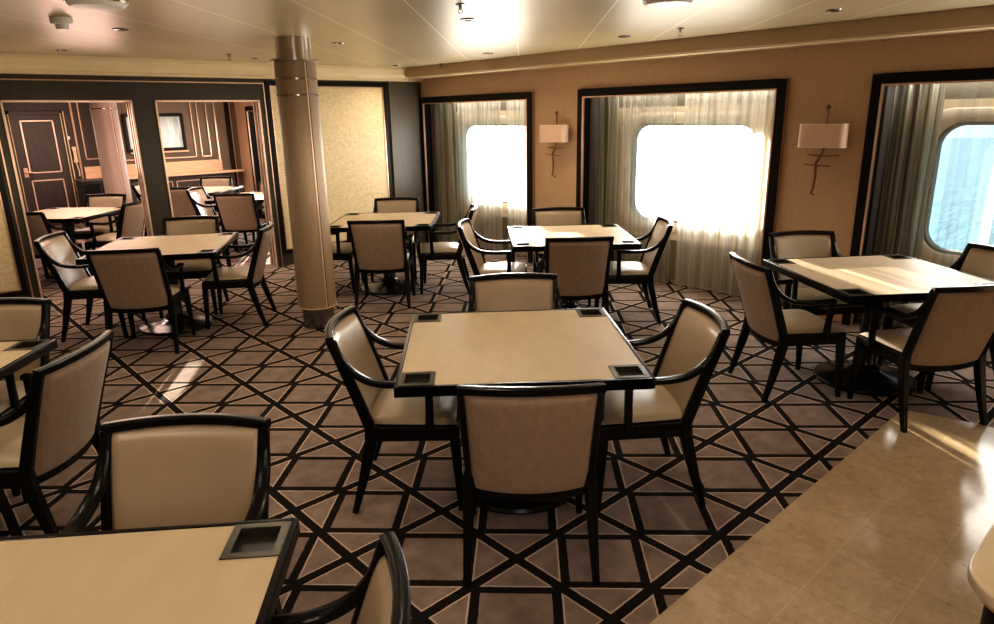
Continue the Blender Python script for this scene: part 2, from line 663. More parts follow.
GW, GZ0, GZ1 = 0.71, 0.67, 1.655
for n, va, vb, vc in BAYS:
    cz = (GZ0 + GZ1) / 2
    hh = (GZ1 - GZ0) / 2
    hole = rrect(vc, cz, GW, hh, 0.17)
    outer = rrect((va + vb) / 2, ZF / 2, (vb - va) / 2 - 0.02, ZF / 2, 0.004)
    mb = MB()
    ring_yz(mb, outer, hole, UH, UH + 0.05)
    win = struct(mb.build('window_%d' % n, M['hull']))
    mb = MB()
    ring_yz(mb, rrect(vc, cz, GW + 0.19, hh + 0.13, 0.27), rrect(vc, cz, GW + 0.028, hh + 0.028, 0.19), UH - 0.035, UH + 0.01)
    mb.build('window_surround', M['rim'], win, True, 0.012, 2)
    mb = MB()
    ring_yz(mb, rrect(vc, 1.15, GW + 0.30, 0.70, 0.02), rrect(vc, cz, GW + 0.10, hh + 0.06, 0.22), UH - 0.012, UH + 0.005)
    mb.build('window_liner', M['liner'], win)
    mb = MB()
    ring_yz(mb, rrect(vc, cz, GW + 0.03, hh + 0.03, 0.192), rrect(vc, cz, GW + 0.002, hh + 0.002, 0.17), UH - 0.022, UH + 0.02)
    mb.build('window_gasket', M['gasket'], win)
    k = rrect(vc, cz, GW - 0.005, hh - 0.005, 0.165)
    mb = MB()
    mb.add([(UH + 0.015, *p) for p in k], [tuple(range(len(k)))])
    mb.build('window_pane', M['glass'], win)
    # black portal frame on the wall with a copper inner bead
    fw, t = 0.075, 0.05
    fr = MB()
    fr.box(UE - t, UE + 0.09, va, va + fw, 0, ZF)
    fr.box(UE - t, UE + 0.09, vb - fw, vb, 0, ZF)
    fr.box(UE - t, UE + 0.09, va + fw, vb - fw, ZF - fw, ZF)
    fr.build('window_frame', M['black_frame'], win, False, 0.004)
    bd = MB()
    bd.box(UE - t - 0.006, UE - t + 0.02, va + fw, va + fw + 0.014, 0, ZF - fw)
    bd.box(UE - t - 0.006, UE - t + 0.02, vb - fw - 0.014, vb - fw, 0, ZF - fw)
    bd.box(UE - t - 0.006, UE - t + 0.02, va + fw + 0.014, vb - fw - 0.014, ZF - fw - 0.014, ZF - fw)
    bd.build('frame_bead', M['copper'], win)
    rv = MB()
    rv.box(UE + 0.085, UH, va + 0.03, va + 0.042, 0, ZF - 0.02)
    rv.box(UE + 0.085, UH, vb - 0.042, vb - 0.03, 0, ZF - 0.02)
    rv.build('bay_reveal', M['reveal'], win)
    ob = MB()
    ob.box(UE - 0.035, UE + 0.01, va - 0.008, va, 0, ZF + 0.008)
    ob.box(UE - 0.035, UE + 0.01, vb, vb + 0.008, 0, ZF + 0.008)
    ob.box(UE - 0.035, UE + 0.01, va, vb, ZF, ZF + 0.008)
    ob.build('outer_bead', M['red_brown'], win)

# north wall with two openings to the adjoining room
O1, O2 = (1.12, 2.27), (2.50, 3.67)
ZO = 2.02
wn = MB()
wn.box(UW, O1[0], VN, VN2, 0, ZC)
wn.box(O1[1], O2[0], VN, VN2, 0, ZC)
wn.box(O2[1], UE + 0.02, VN, VN2, 0, ZC)
wn.box(O1[0], O1[1], VN, VN2, ZO, ZC)
wn.box(O2[0], O2[1], VN, VN2, ZO, ZC)
struct(wn.build('wall_north', M['dark_wood']))
# cream cornice over it (stepped and coved)
cn = MB()
prof = [(VN + 0.01, 2.262), (VN - 0.06, 2.262), (VN - 0.06, 2.285), (VN - 0.10, 2.30), (VN - 0.13, 2.34), (VN - 0.14, 2.395), (VN - 0.17, 2.40), (VN - 0.17, ZC + 0.005), (VN + 0.01, ZC + 0.005)]
vs = [(x, y, z) for x in (UW, UE + 0.01) for y, z in prof]
k = len(prof)
cn.add(vs, [tuple(range(k)), tuple(range(k, 2 * k))[::-1]] + [(j, (j + 1) % k, k + (j + 1) % k, k + j) for j in range(k)])
struct(cn.build('trim_3', M['cornice']))
# copper line under the cornice and around the opening frame
tr = MB()
y0, y1 = VN - 0.012, VN + 0.005
tr.box(UW, 3.735, y0, y1, 2.205, 2.217)
tr.box(3.735, 3.747, y0, y1, 0.0, 2.217)
tr.box(1.045, 1.058, y0, y1, 0.0, 2.205)
struct(tr.build('trim_4', M['copper']))
# pale beads lining each opening, front and back, with dark jamb stop
tr = MB()
for a, c in (O1, O2):
    for yy in (VN - 0.016, VN + 0.052, VN2 - 0.012):
        tr.box(a - 0.002, a + 0.016, yy, yy + 0.022, 0, ZO)
        tr.box(c - 0.016, c + 0.002, yy, yy + 0.022, 0, ZO)
        tr.box(a, c, yy, yy + 0.022, ZO - 0.014, ZO + 0.002)
struct(tr.build('trim_5', M['pale_bead']))

# gold panels with black frames on the north wall
def gold_panel(n, u0, u1, z0, z1):
    p = struct(MB().box(u0, u1, VN - 0.014, VN + 0.005, z0, z1).build('trim_%d' % n, M['gold_panel']))
    fr = MB()
    def frame(d0, d1, y):
        fr.box(u0 - d1, u0 - d0, y, VN + 0.005, z0 - d1, z1 + d1)
        fr.box(u1 + d0, u1 + d1, y, VN + 0.005, z0 - d1, z1 + d1)
        fr.box(u0 - d0, u1 + d0, y, VN + 0.005, z1 + d0, z1 + d1)
        fr.box(u0 - d0, u1 + d0, y, VN + 0.005, z0 - d1, z0 - d0)
    frame(0.012, 0.062, VN - 0.02)
    fr.build('panel_frame', M['black_frame'], p)
    bd = MB()
    fr = bd
    frame(0.0, 0.012, VN - 0.026)
    bd.build('panel_bead', M['copper'], p)
gold_panel(6, 3.82, 5.40, 0.215, 2.175)
gold_panel(7, -0.75, 0.955, 0.215, 2.175)
# pilaster at the corner beside the first window
struct(MB().box(5.50, UE - 0.055, VN - 0.035, VN + 0.005, 0, 2.262).build('trim_8', M['pilaster'], None, False, 0.004))

# closing walls behind the camera
struct(MB().box(UW - 0.1, UW, VS, VF + 0.1, 0, ZC).build('wall_west', M['plain_wall']))
struct(MB().box(UW, UH + 0.06, VS - 0.1, VS, 0, ZC).build('wall_south', M['plain_wall']))

# ------------------------------------------------------------------ far room end wall
wf = struct(MB().box(UW, UH + 0.1, VF, VF + 0.1, 0, ZC).build('wall_far', M['brown_wall']))
lp = MB()
lp.box(1.2, 3.62, VF - 0.02, VF + 0.005, 0, ZC)
struct(lp.build('wall_far_panelling', M['dark_wood_far']))
# panel beads on the far wall
tb = MB()
def outline(u0, u1, z0, z1, w=0.018, y=VF - 0.034):
    tb.box(u0, u0 + w, y, VF + 0.005, z0, z1)
    tb.box(u1 - w, u1, y, VF + 0.005, z0, z1)
    tb.box(u0, u1, y, VF + 0.005, z1 - w, z1)
    tb.box(u0, u1, y, VF + 0.005, z0, z0 + w)
outline(3.02, 3.05, 0.2, 2.2)
outline(3.14, 3.46, 1.15, 2.3)
outline(3.72, 5.14, 1.09, 2.3)
outline(5.24, 5.44, 1.09, 2.3)
outline(5.58, 5.61, 0.98, 2.3)
struct(tb.build('trim_9', M['copper']))
struct(MB().box(5.82, 5.90, VF - 0.05, VF + 0.005, 0, ZC).build('trim_10', M['black_frame']))
struct(MB().box(5.90, 5.92, VF - 0.055, VF + 0.005, 0, ZC).build('trim_11', M['copper']))
# beige pilaster strip beside the column of that room
struct(MB().box(3.52, 3.70, VF - 0.32, VF - 0.02, 0, ZC).build('trim_12', M['beige_strip']))

# door in the far room
d = struct(MB().box(2.09, 2.84, VF - 0.06, VF - 0.02, 0, 1.95).build('door_1', M['dark_wood_far']))
cas = MB()
for a in (2.03, 2.845):
    cas.box(a, a + 0.05, VF - 0.08, VF - 0.015, 0, 2.01)
cas.box(2.03, 2.895, VF - 0.08, VF - 0.015, 1.955, 2.01)
cas.build('door_frame', M['dark_wood_far'], d)
db = MB()
for a in (2.02, 2.885):
    db.box(a, a + 0.016, VF - 0.088, VF - 0.015, 0, 2.01)
    db.box(a + 0.045 * (1 if a < 2.5 else -1), a + 0.045 * (1 if a < 2.5 else -1) + 0.012, VF - 0.088, VF - 0.015, 0, 1.97)
db.build('door_frame_bead', M['beige_strip'], d)
for z0, z1 in ((0.96, 1.86), (0.22, 0.84)):
    pb = MB()
    u0, u1 = 2.22, 2.72
    wd, y = 0.02, VF - 0.075
    pb.box(u0, u0 + wd, y, VF - 0.055, z0, z1)
    pb.box(u1 - wd, u1, y, VF - 0.055, z0, z1)
    pb.box(u0, u1, y, VF - 0.055, z1 - wd, z1)
    pb.box(u0, u1, y, VF - 0.055, z0, z0 + wd)
    pb.build('door_panel', M['pale_bead'], d)
h = MB()
h.tube([(2.17, VF - 0.06, 0.98), (2.17, VF - 0.12, 0.98), (2.28, VF - 0.125, 0.98)], 0.014)
h.box(2.14, 2.20, VF - 0.068, VF - 0.058, 0.90, 1.06)
h.build('door_handle', M['copper'], d)

# ------------------------------------------------------------------ columns
def column(label, loc, sheath, group):
    t = thing('round_column', label, 'column', loc, 0, group)
    r = 0.166
    MB().lathe([(r - 0.006, 0.185), (r, 0.19), (r, 2.25), (r - 0.01, 2.252)], 48).build('shaft', sheath, t, True)
    MB().lathe([(0.138, 0.0), (0.138, 0.19)], 48).build('plinth', M['dark_steel'], t, True)
    MB().lathe([(0.142, 2.245), (0.142, ZC + 0.01)], 48).build('capital', M['chrome'], t, True)
    MB().lathe([(0.150, 2.242), (0.192, 2.246), (0.192, 2.262), (0.150, 2.266)], 48).build('collar', M['chrome'], t, True)
    for z in (1.985, 2.11):
        MB().lathe([(r - 0.004, z - 0.006), (r + 0.004, z - 0.006), (r + 0.004, z + 0.006), (r - 0.004, z + 0.006)], 48).build('ring', M['chrome'], t, True)
    MB().lathe([(r - 0.004, 0.186), (r + 0.004, 0.186), (r + 0.004, 0.198), (r - 0.004, 0.198)], 48).build('ring', M['beige_strip'], t, True)
    # vertical seam strip turned a little away from the viewer
    a = math.atan2(-loc[1], -loc[0]) + radians(27)
    s = MB()
    for da, wdt, mt in ((0, 0.012, 'seam'),):
        ca, sa = cos(a + da), sin(a + da)
        p = Vector((ca, sa, 0)) * (r + 0.002)
        s.sweep([(p.x, p.y, 0.2), (p.x, p.y, 2.24)], (wdt, 0.008), (-sa, ca, 0))
    s.build('seam_strip', M['pale_bead'], t)
    s = MB()
    ca, sa = cos(a + 0.085), sin(a + 0.085)
    s.sweep([(ca * r, sa * r, 0.2), (ca * r, sa * r, 2.24)], (0.004, 0.004), (-sa, ca, 0))
    s.build('seam_groove', M['black_frame'], t)
    return t

column('tan clad round column with steel collar standing on the carpet by the gold panel', (2.80, 5.45, 0), M['sheath'], 'round columns')
column('rosy-lit round column inside the adjoining room behind the left opening', (2.70, 11.0, 0), M['sheath_pink_light'], 'round columns')

# ------------------------------------------------------------------ chair
def build_chair(label, loc, rz, group):
    t = thing('armchair', label, 'chair', loc, rz, group)
    E_ = M['ebony']
    def bx(z):
        q = max(0.0, (z - 0.40) / 0.475)
        return -0.143 - 0.15 * q - 0.012 * q * q
    def hw(z):
        return 0.243 + 0.014 * (z - 0.4) / 0.475
    def surf(y, z):
        return bx(z) - 0.042 * (1 - (y / hw(z)) ** 2)
    # legs
    for s in (1, -1):
        p = [(0.232, s * 0.238, 0.425), (0.236, s * 0.240, 0.34), (0.255, s * 0.248, 0.0)]
        MB().sweep(p, [(0.046, 0.046), (0.044, 0.046), (0.027, 0.027)], (0, 1, 0)).build('leg', E_, t, True, 0)
    for s in (1, -1):
        p = [(-0.148, s * 0.240, 0.44), (-0.153, s * 0.243, 0.36), (-0.177, s * 0.246, 0.26), (-0.208, s * 0.251, 0.14), (-0.250, s * 0.258, 0.0)]
        MB().sweep(p, [(0.046, 0.052), (0.046, 0.054), (0.043, 0.050), (0.036, 0.040), (0.027, 0.028)], (0, 1, 0)).build('leg', E_, t, True, 0)
    # seat frame
    f = MB()
    for s in (1, -1):
        f.sweep([(-0.155, s * 0.240, 0.398), (0.245, s * 0.242, 0.398)], (0.036, 0.068), (0, 1, 0))
    f.sweep([(0.235, -0.245, 0.398), (0.235, 0.245, 0.398)], (0.068, 0.036), (0, 0, 1))
    pts = []
    for i in range(9):
        y = -0.24 + 0.48 * i / 8
        pts.append((-0.15 - 0.042 * (1 - (y / 0.24) ** 2), y, 0.392))
    f.sweep(pts, (0.060, 0.022), (0, 0, 1))
    f.box(-0.15, 0.225, -0.225, 0.225, 0.385, 0.41)
    f.build('seat_frame', E_, t, True)
    # seat cushion: rounded crowned pad
    def pad(fn, mat, name, nu=18, nv=18, ex=5.0):
        mb = MB()
        for side in (1, -1):
            vs = []
            for i in range(nu + 1):
                for j in range(nv + 1):
                    a = -1 + 2 * i / nu
                    bb = -1 + 2 * j / nv
                    # cluster samples toward the rim
                    a = math.copysign(abs(a) ** 0.6, a)
                    bb = math.copysign(abs(bb) ** 0.6, bb)
                    h = max(0.0, 1 - abs(a) ** ex) ** 0.5 * max(0.0, 1 - abs(bb) ** ex) ** 0.5
                    vs.append(fn(a, bb, h * side))
            fs = []
            for i in range(nu):
                for j in range(nv):
                    q = i * (nv + 1) + j
                    fs.append((q, q + nv + 1, q + nv + 2, q + 1))
            mb.add(vs, fs)
        return mb.build(name, mat, t, True, 0, 2, 75)
    def seat_fn(a, bb, h):
        x = 0.048 + a * 0.198
        if a < 0:
            x -= 0.030 * (1 - bb * bb) * (-a)
        y = bb * (0.236 + 0.012 * a)
        z = 0.440 + (0.034 if h > 0 else 0.018) * h + (0.010 * (1 - a * a) * (1 - bb * bb) if h > 0 else 0)
        return (x, y, z)
    pad(seat_fn, M['seat_leather'], 'seat')
    # back: stiles, top rail, lower rail
    f = MB()
    for s in (1, -1):
        p, sz = [], []
        for i in range(9):
            z = 0.37 + (0.852 - 0.37) * i / 8
            p.append((bx(z), s * (hw(z) - 0.004), z))
            sz.append((0.025, 0.054 - 0.014 * i / 8))
        f.sweep(p, sz, (0, 1, 0))
    for zc, hgt, th in ((0.860, 0.030, 0.036), (0.362, 0.022, 0.030)):
        p = []
        H_ = hw(zc) + (0.006 if zc > 0.8 else 0.0)
        for i in range(13):
            y = -H_ + 2 * H_ * i / 12
            p.append((surf(y, zc), y, zc + (0.006 * (1 - (y / H_) ** 2) if zc > 0.8 else -0.012 * (1 - (y / H_) ** 2))))
        f.sweep(p, (hgt, th), (0, 0, 1))
    f.build('back_frame', E_, t, True)
    def front_fn(a, bb, h):
        z = 0.634 + bb * 0.214
        y = a * (hw(z) - 0.012)
        x = surf(y, z) + (0.008 + 0.024 * h if h > 0 else 0.0)
        return (x, y, z)
    pad(front_fn, M['cream_leather'], 'backrest', 16, 16, 7.0)
    def rear_fn(a, bb, h):
        z = 0.611 + bb * 0.238 - 0.010 * (1 - a * a) * (1 - bb) / 2
        y = a * (hw(z) - 0.014)
        x = surf(y, z) - (0.010 + 0.018 * h if h > 0 else 0.001)
        return (x, y, z)
    pad(rear_fn, M['rear_fabric'], 'back_panel', 16, 16, 9.0)
    # swept arms with front posts
    for s in (1, -1):
        y0, y1 = s * 0.250, s * 0.262
        path = [(-0.288, y0, 0.850), (-0.272, y0, 0.800), (-0.243, y0 + s * 0.003, 0.745), (-0.200, y0 + s * 0.006, 0.700), (-0.145, y1, 0.668),
                (-0.085, y1, 0.652), (-0.02, y1, 0.647), (0.05, y1, 0.648), (0.148, y1, 0.652)]
        # smooth the path (Catmull-Rom)
        P = [Vector(q) for q in path]
        sm = []
        for i in range(len(P) - 1):
            p0, p1, p2, p3 = P[max(i - 1, 0)], P[i], P[i + 1], P[min(i + 2, len(P) - 1)]
            for q in range(3):
                u = q / 3
                sm.append(0.5 * ((2 * p1) + (p2 - p0) * u + (2 * p0 - 5 * p1 + 4 * p2 - p3) * u * u + (3 * p1 - p0 - 3 * p2 + p3) * u ** 3))
        sm.append(P[-1])
        n = len(sm)
        sz = [(0.030 + 0.016 * min(1, i / (n * 0.45)), 0.030 - 0.004 * i / n) for i in range(n)]
        arm = MB().sweep(sm, sz, (0, 1, 0), True, None, 0.35).build('armrest', E_, t, True)
        pst = MB().sweep([(0.128, y1, 0.645), (0.126, s * 0.256, 0.53), (0.122, s * 0.250, 0.40)], [(0.030, 0.034), (0.028, 0.034), (0.032, 0.038)], (0, 1, 0))
        pst.build('arm_post', E_, arm, True)
    return t


TB = dict(center=(2.163, 2.235, 50.0), back=(4.6, 4.046, 48.7), rear=(4.04, 6.146, 47.0), mid=(1.871, 6.393, 58.0), right=(4.817, 1.526, 52.8),
          front=(-.055, 1.483, 52.4), left=(-.182, 3.862, 50.7), fa=(1.76, 9.70, 45.0), fb=(3.90, 11.2, 50.0), fc=(4.14, 9.60, 48.0))

CH = [
 ('near', (1.81, 1.806, 47.3), 'armchair seen squarely from behind at the near edge of the central card table'),
 ('near', (1.769, 2.585, -42.8), 'cream leather armchair pushed against the left edge of the central card table'),
 ('near', (2.59, 1.811, 141.8), 'cream leather armchair pushed against the right edge of the central card table'),
 ('near', (2.56, 2.63, 229.7), 'armchair behind the central card table with only its backrest showing over it'),
 ('near', (4.21, 3.65, 49.1), 'armchair seen from behind at the sun-streaked table below the left wall lamp'),
 ('near', (4.116, 4.482, -48.0), 'armchair turned right at the left side of the sun-streaked table below the lamp'),
 ('near', (4.941, 3.625, 134.7), 'armchair in front of the wide middle window curtain, facing the sun-streaked table'),
 ('near', (4.97, 4.47, 228.8), 'armchair against the wall below the left wall lamp, behind the sun-streaked table'),
 ('near', (3.667, 5.661, 47.3), 'armchair seen from behind just right of the round column at the corner table'),
 ('near', (4.456, 5.675, 139.0), 'armchair at the right side of the corner table by the first window'),
 ('near', (4.42, 6.56, 226.9), 'armchair behind the corner table against the gold wall panel'),
 ('near', (3.615, 6.575, -42.8), 'armchair half hidden behind the round column at the corner table'),
 ('near', (1.527, 5.921, 55.0), 'armchair seen from behind at the near edge of the table before the wall openings'),
 ('near', (2.379, 6.131, 145.8), 'armchair between the round column and the table before the wall openings'),
 ('near', (1.35, 6.695, -33.2), 'armchair beside the left gold panel, at the table before the wall openings'),
 ('near', (2.19, 6.83, 237.5), 'armchair behind the table before the wall openings, under the dark wall post'),
 ('near', (4.33, 1.88, -37.1), 'armchair with its back to the middle window, left of the table by the marble'),
 ('near', (4.466, 1.112, 55.5), 'armchair with one rear foot on the marble, at the table by the third window'),
 ('near', (5.14, 2.03, 233.6), 'armchair under the right wall lamp behind the table by the third window'),
 ('near', (5.24, 1.20, 143.0), 'armchair at the right picture edge, far side of the table by the third window'),
 ('near', (0.41, 1.93, 228.7), 'pale leather armchair facing us behind the lower left table, nearest to the camera'),
 ('near', (0.335, 1.165, 142.6), 'armchair cut by the bottom edge, right of the lower left table, only backrest top showing'),
 ('near', (0.231, 4.26, 230.5), 'mauve-lit armchair behind the left edge table, below the left gold panel'),
 ('near', (0.311, 3.455, 137.5), 'armchair seen from behind with honey tan back, beside the left edge table'),
 ('far', (1.42, 9.24, 45), 'rosy armchair behind the left opening, cut by its left frame, back towards us'),
 ('far', (2.18, 9.28, 135), 'armchair in side view behind the left opening, right of the white-topped table'),
 ('far', (2.17, 10.10, 225), 'rosy armchair facing us behind the left opening, before the rosy-lit column'),
 ('far', (3.75, 9.17, 48), 'large rosy armchair back in the right opening, nearest chair of the adjoining room there'),
 ('far', (3.70, 9.93, -42), 'cream armchair turned right in the right opening, left of the bright small-looking table'),
 ('far', (4.55, 10.03, 228), 'cream armchair by the far window behind the bright table in the right opening'),
 ('far', (3.53, 10.80, 48), 'rosy armchair back beside the dark post, seen through the right opening'),
 ('far', (3.45, 11.58, -40), 'cream armchair behind the left opening, beside its right post'),
 ('far', (4.27, 11.68, 230), 'armchair behind the farthest table, under the ledge in the right opening'),
]
GRP = {'near': 'ebony armchairs around the card tables', 'far': 'armchairs in the adjoining room'}
chair0 = None
for grp, (u, v, a), lab in CH:
    if chair0 is None:
        chair0 = build_chair(lab, (u, v, 0), radians(a), GRP[grp])
    else:
        dup(chair0, (u, v, 0), radians(a), lab, GRP[grp])


# ------------------------------------------------------------------ card table
def build_table(label, loc, rz, group):
    t = thing('card_table', label, 'table', loc, rz, group)
    S, I, K = 0.535, 0.519, 0.370
    # leather playing surface with notched corners
    a, c = I, K
    plus = [(a, -c), (a, c), (c, c), (c, a), (-c, a), (-c, c), (-a, c), (-a, -c), (-c, -c), (-c, -a), (c, -a), (c, -c)]
    MB().prism(plus, 0.716, 0.7505).build('table_top', M['table_leather'], t, False, 0.001, 1)
    # black edge
    f = MB()
    f.box(-S, S, -S, -I, 0.706, 0.752)
    f.box(-S, S, I, S, 0.706, 0.752)
    f.box(-S, -I, -I, I, 0.706, 0.752)
    f.box(I, S, -I, I, 0.706, 0.752)
    f.box(-I, I, -I, I, 0.706, 0.716)
    f.build('table_edge', M['ebony'], t, True, 0.003)
    for sx in (1, -1):
        for sy in (1, -1):
            r = MB()
            x0, x1 = sorted((sx * K, sx * I))
            y0, y1 = sorted((sy * K, sy * I))
            w_ = 0.022
            r.box(x0, x1, y0, y0 + w_, 0.720, 0.7535)
            r.box(x0, x1, y1 - w_, y1, 0.720, 0.7535)
            r.box(x0, x0 + w_, y0 + w_, y1 - w_, 0.720, 0.7535)
            r.box(x1 - w_, x1, y0 + w_, y1 - w_, 0.720, 0.7535)
            tray = r.build('corner_tray', M['tray'], t, False, 0.002)
            MB().box(x0 + w_ - 0.002, x1 - w_ + 0.002, y0 + w_ - 0.002, y1 - w_ + 0.002, 0.716, 0.728).build('tray_well', M['tray_well'], tray)
    MB().lathe([(0.315, 0.0), (0.32, 0.012), (0.31, 0.026), (0.27, 0.034), (0.20, 0.046), (0.12, 0.068), (0.095, 0.085)], 40).build('base', M['ped'], t, True)
    MB().lathe([(0.092, 0.08), (0.092, 0.10), (0.072, 0.115), (0.064, 0.13), (0.058, 0.30), (0.058, 0.60), (0.075, 0.66), (0.16, 0.69), (0.16, 0.708)], 32).build('pedestal', M['ped'], t, True)
    return t


TL = [
 ('center', 'large square card table with leather top in the middle of the room', 'card tables'),
 ('back', 'square card table with white sun streaks on its top, below the left wall lamp', 'card tables'),
 ('rear', 'square card table in the corner between the round column and first window', 'card tables'),
 ('mid', 'dim tan card table standing before the two wall openings', 'card tables'),
 ('right', 'card table with a sunlit band across its top beside the marble floor', 'card tables'),
 ('front', 'card table cut off by the lower left corner, its corner tray showing', 'card tables'),
 ('left', 'card table of which only a corner shows at the left picture edge', 'card tables'),
 ('fa', 'white-looking square table seen through the left opening', 'tables in the adjoining room'),
 ('fb', 'farthest table, under the long ledge seen through the right opening', 'tables in the adjoining room'),
 ('fc', 'bright table by the far window, behind the rosy chair in the right opening', 'tables in the adjoining room'),
]
table0 = None
for key, lab, grp in TL:
    u, v, a = TB[key]
    if table0 is None:
        table0 = build_table(lab, (u, v, 0), radians(a), grp)
    else:
        dup(table0, (u, v, 0), radians(a), lab, grp)

# ------------------------------------------------------------------ curtains
def curtain(label, v0, v1, u, mat, z0=0.008, z1=2.0, folds=9, amp=0.017, group=None, seed=0, drag=0.0):
    rnd = random.Random(seed)
    ph = [rnd.uniform(0, 6.28) for _ in range(6)]
    W = v1 - v0
    nu = max(24, int(folds * 12))
    nv = 18
    def fn(a, b):
        z = z0 + (z1 - z0) * b
        k = folds * 2 * pi * a
        spread = 1 + drag * (0.5 - b)
        y = (v0 + v1) / 2 + (a - 0.5) * W * spread
        y += 0.012 * sin(k * 0.5 + ph[1]) * (0.4 + b)
        A = amp * (0.75 + 0.35 * sin(2.3 * a * pi + ph[2]) + 0.2 * (1 - b))
        x = u + A * sin(k + ph[0] + 1.1 * sin(3.1 * a * pi + ph[3])) + 0.25 * A * sin(2.3 * k + ph[4] + b * 0.6)
        zz = z + (0.008 * sin(k * 0.7 + ph[5]) if b < 0.01 else 0)
        return (x, y, zz)
    mb = MB().surf(nu, nv, fn)
    o = mb.build('curtain', mat, None, True, 0, 2, 180)
    return tag(o, label, 'curtain', group)

UC = 6.235
GC = 'voile curtains in the window bays'
curtain('white sheer curtain on the right half of the first window', 5.99, 6.58, UC, M['sheer'], folds=6, seed=1, group=GC)
curtain('white sheer curtain on the left half of the first window, nearest the corner', 6.68, 7.55, UC, M['sheer'], folds=8, seed=11, group=GC)
curtain('bunched blue-grey drape at the left side of the first window', 7.61, 7.99, UC - 0.01, M['drape'], folds=7, amp=0.045, seed=2, group=GC)
curtain('white sheer curtain on the right half of the middle window', 2.94, 3.97, UC, M['sheer'], folds=7, amp=0.024, seed=3, group=GC, drag=0.02)
curtain('sheer curtain left of the centre gap in the middle window', 4.05, 4.72, UC, M['sheer_mid'], folds=8, seed=4, group=GC)
curtain('bunched striped drape at the left side of the middle window', 4.78, 5.06, UC - 0.01, M['drape'], folds=6, amp=0.045, seed=5, group=GC)
curtain('sheer curtain over the sea view in the third window, at the right edge', 0.0, 1.60, UC, M['sheer_thin'], folds=12, seed=6, group=GC)
curtain('bunched dark drape at the left side of the third window', 1.67, 2.03, UC - 0.01, M['drape'], folds=8, amp=0.045, seed=7, group=GC)

# ------------------------------------------------------------------ wall lamps
def build_sconce(label, loc):
    t = thing('wall_lamp', label, 'lamp', loc, 0, 'wall lamps between the windows')
    # local: x into the room is -x ; y along wall ; z up from the shade centre
    hw_, d, h2 = 0.185, 0.105, 0.095
    pts = []
    n = 24
    for i in range(n):
        a = 2 * pi * i / n
        ex = 0.42
        pts.append((-0.075 + d / 1.4 * math.copysign(abs(cos(a)) ** ex, cos(a)), hw_ * math.copysign(abs(sin(a)) ** (ex * 1.4), sin(a))))
    mb = MB()
    k = len(pts)
    vs = [(x, y, -h2) for x, y in pts] + [(x, y, h2) for x, y in pts] + [(-0.075 + (x + 0.075) * 0.97, y * 0.97, -h2) for x, y in pts] + [(-0.075 + (x + 0.075) * 0.97, y * 0.97, h2) for x, y in pts]
    fs = []
    for j in range(k):
        m_ = (j + 1) % k
        fs += [(j, m_, k + m_, k + j), (2 * k + j, 3 * k + j, 3 * k + m_, 2 * k + m_), (j, 2 * k + j, 2 * k + m_, m_), (k + j, k + m_, 3 * k + m_, 3 * k + j)]
    mb.add(vs, fs)
    sh = mb.build('lamp_shade', M['shade'], t, True, 0, 2, 50)
    edge = MB()
    for z in (-h2, h2 - 0.006):
        lo = [(x * 1.01 + 0.0008, y * 1.008) for x, y in pts]
        vs = [(x, y, z) for x, y in lo] + [(x, y, z + 0.006) for x, y in lo]
        edge.add(vs, [(j, (j + 1) % k, k + (j + 1) % k, k + j) for j in range(k)])
    edge.build('shade_trim', M['shade_edge'], sh)
    st = MB()
    st.tube([(-0.03, 0, 0.215), (-0.03, -0.005, 0.06), (-0.03, 0.0, -0.10), (-0.035, 0.012, -0.16), (-0.04, 0.05, -0.23), (-0.035, 0.045, -0.34), (-0.03, 0.055, -0.44), (-0.025, 0.075, -0.49)],
            [0.008, 0.008, 0.011, 0.011, 0.011, 0.011, 0.009, 0.007])
    st.build('stem', M['antique'], t, True)
    MB().sphere((-0.035, -0.004, 0.225), 0.020).build('finial', M['antique'], t, True)
    MB().sphere((-0.028, 0.077, -0.495), 0.010).build('tail_knob', M['antique'], t, True)
    MB().sweep([(-0.04, -0.135, -0.16), (-0.045, 0.0, -0.165), (-0.04, 0.125, -0.158)], [(0.010, 0.010), (0.024, 0.012), (0.010, 0.010)], (1, 0, 0)).build('crossbar', M['antique'], t, True)
    MB().sweep([(-0.045, -0.075, -0.245), (-0.045, 0.05, -0.243), (-0.045, 0.145, -0.238)], [(0.010, 0.010), (0.022, 0.012), (0.010, 0.010)], (1, 0, 0)).build('crossbar', M['antique'], t, True)
    # wall bracket that ties the stem to the wall
    MB().tube([(-0.03, 0, 0.0), (0.06, 0, 0.0)], 0.012).build('bracket', M['antique'], t, True)
    MB().lathe([(0.04, 0.0), (0.04, 0.012)], 20).build('backplate', M['antique'], t, True).rotation_euler = (0, -pi / 2, 0)
    t.children[-1].location = (0.0625, 0, 0)
    return t

s0 = build_sconce('copper wall lamp with pink shade between first and middle windows', (5.985, 5.445, 1.585))
dup(s0, (5.985, 2.435, 1.585), 0, 'copper wall lamp with pink shade between the middle and third windows')

# ------------------------------------------------------------------ ceiling fittings
def build_downlight(label, loc):
    t = thing('ceiling_downlight', label, 'downlight', loc, 0, 'recessed ceiling downlights')
    MB().lathe([(0.030, -0.001), (0.034, -0.010), (0.050, -0.008), (0.056, 0.002)], 24).build('trim_ring', M['dark_steel'], t, True)
    MB().lathe([(0.0, 0.0), (0.031, -0.0005)], 24).build('lens', M['lamp_lens'], t, True)
    return t

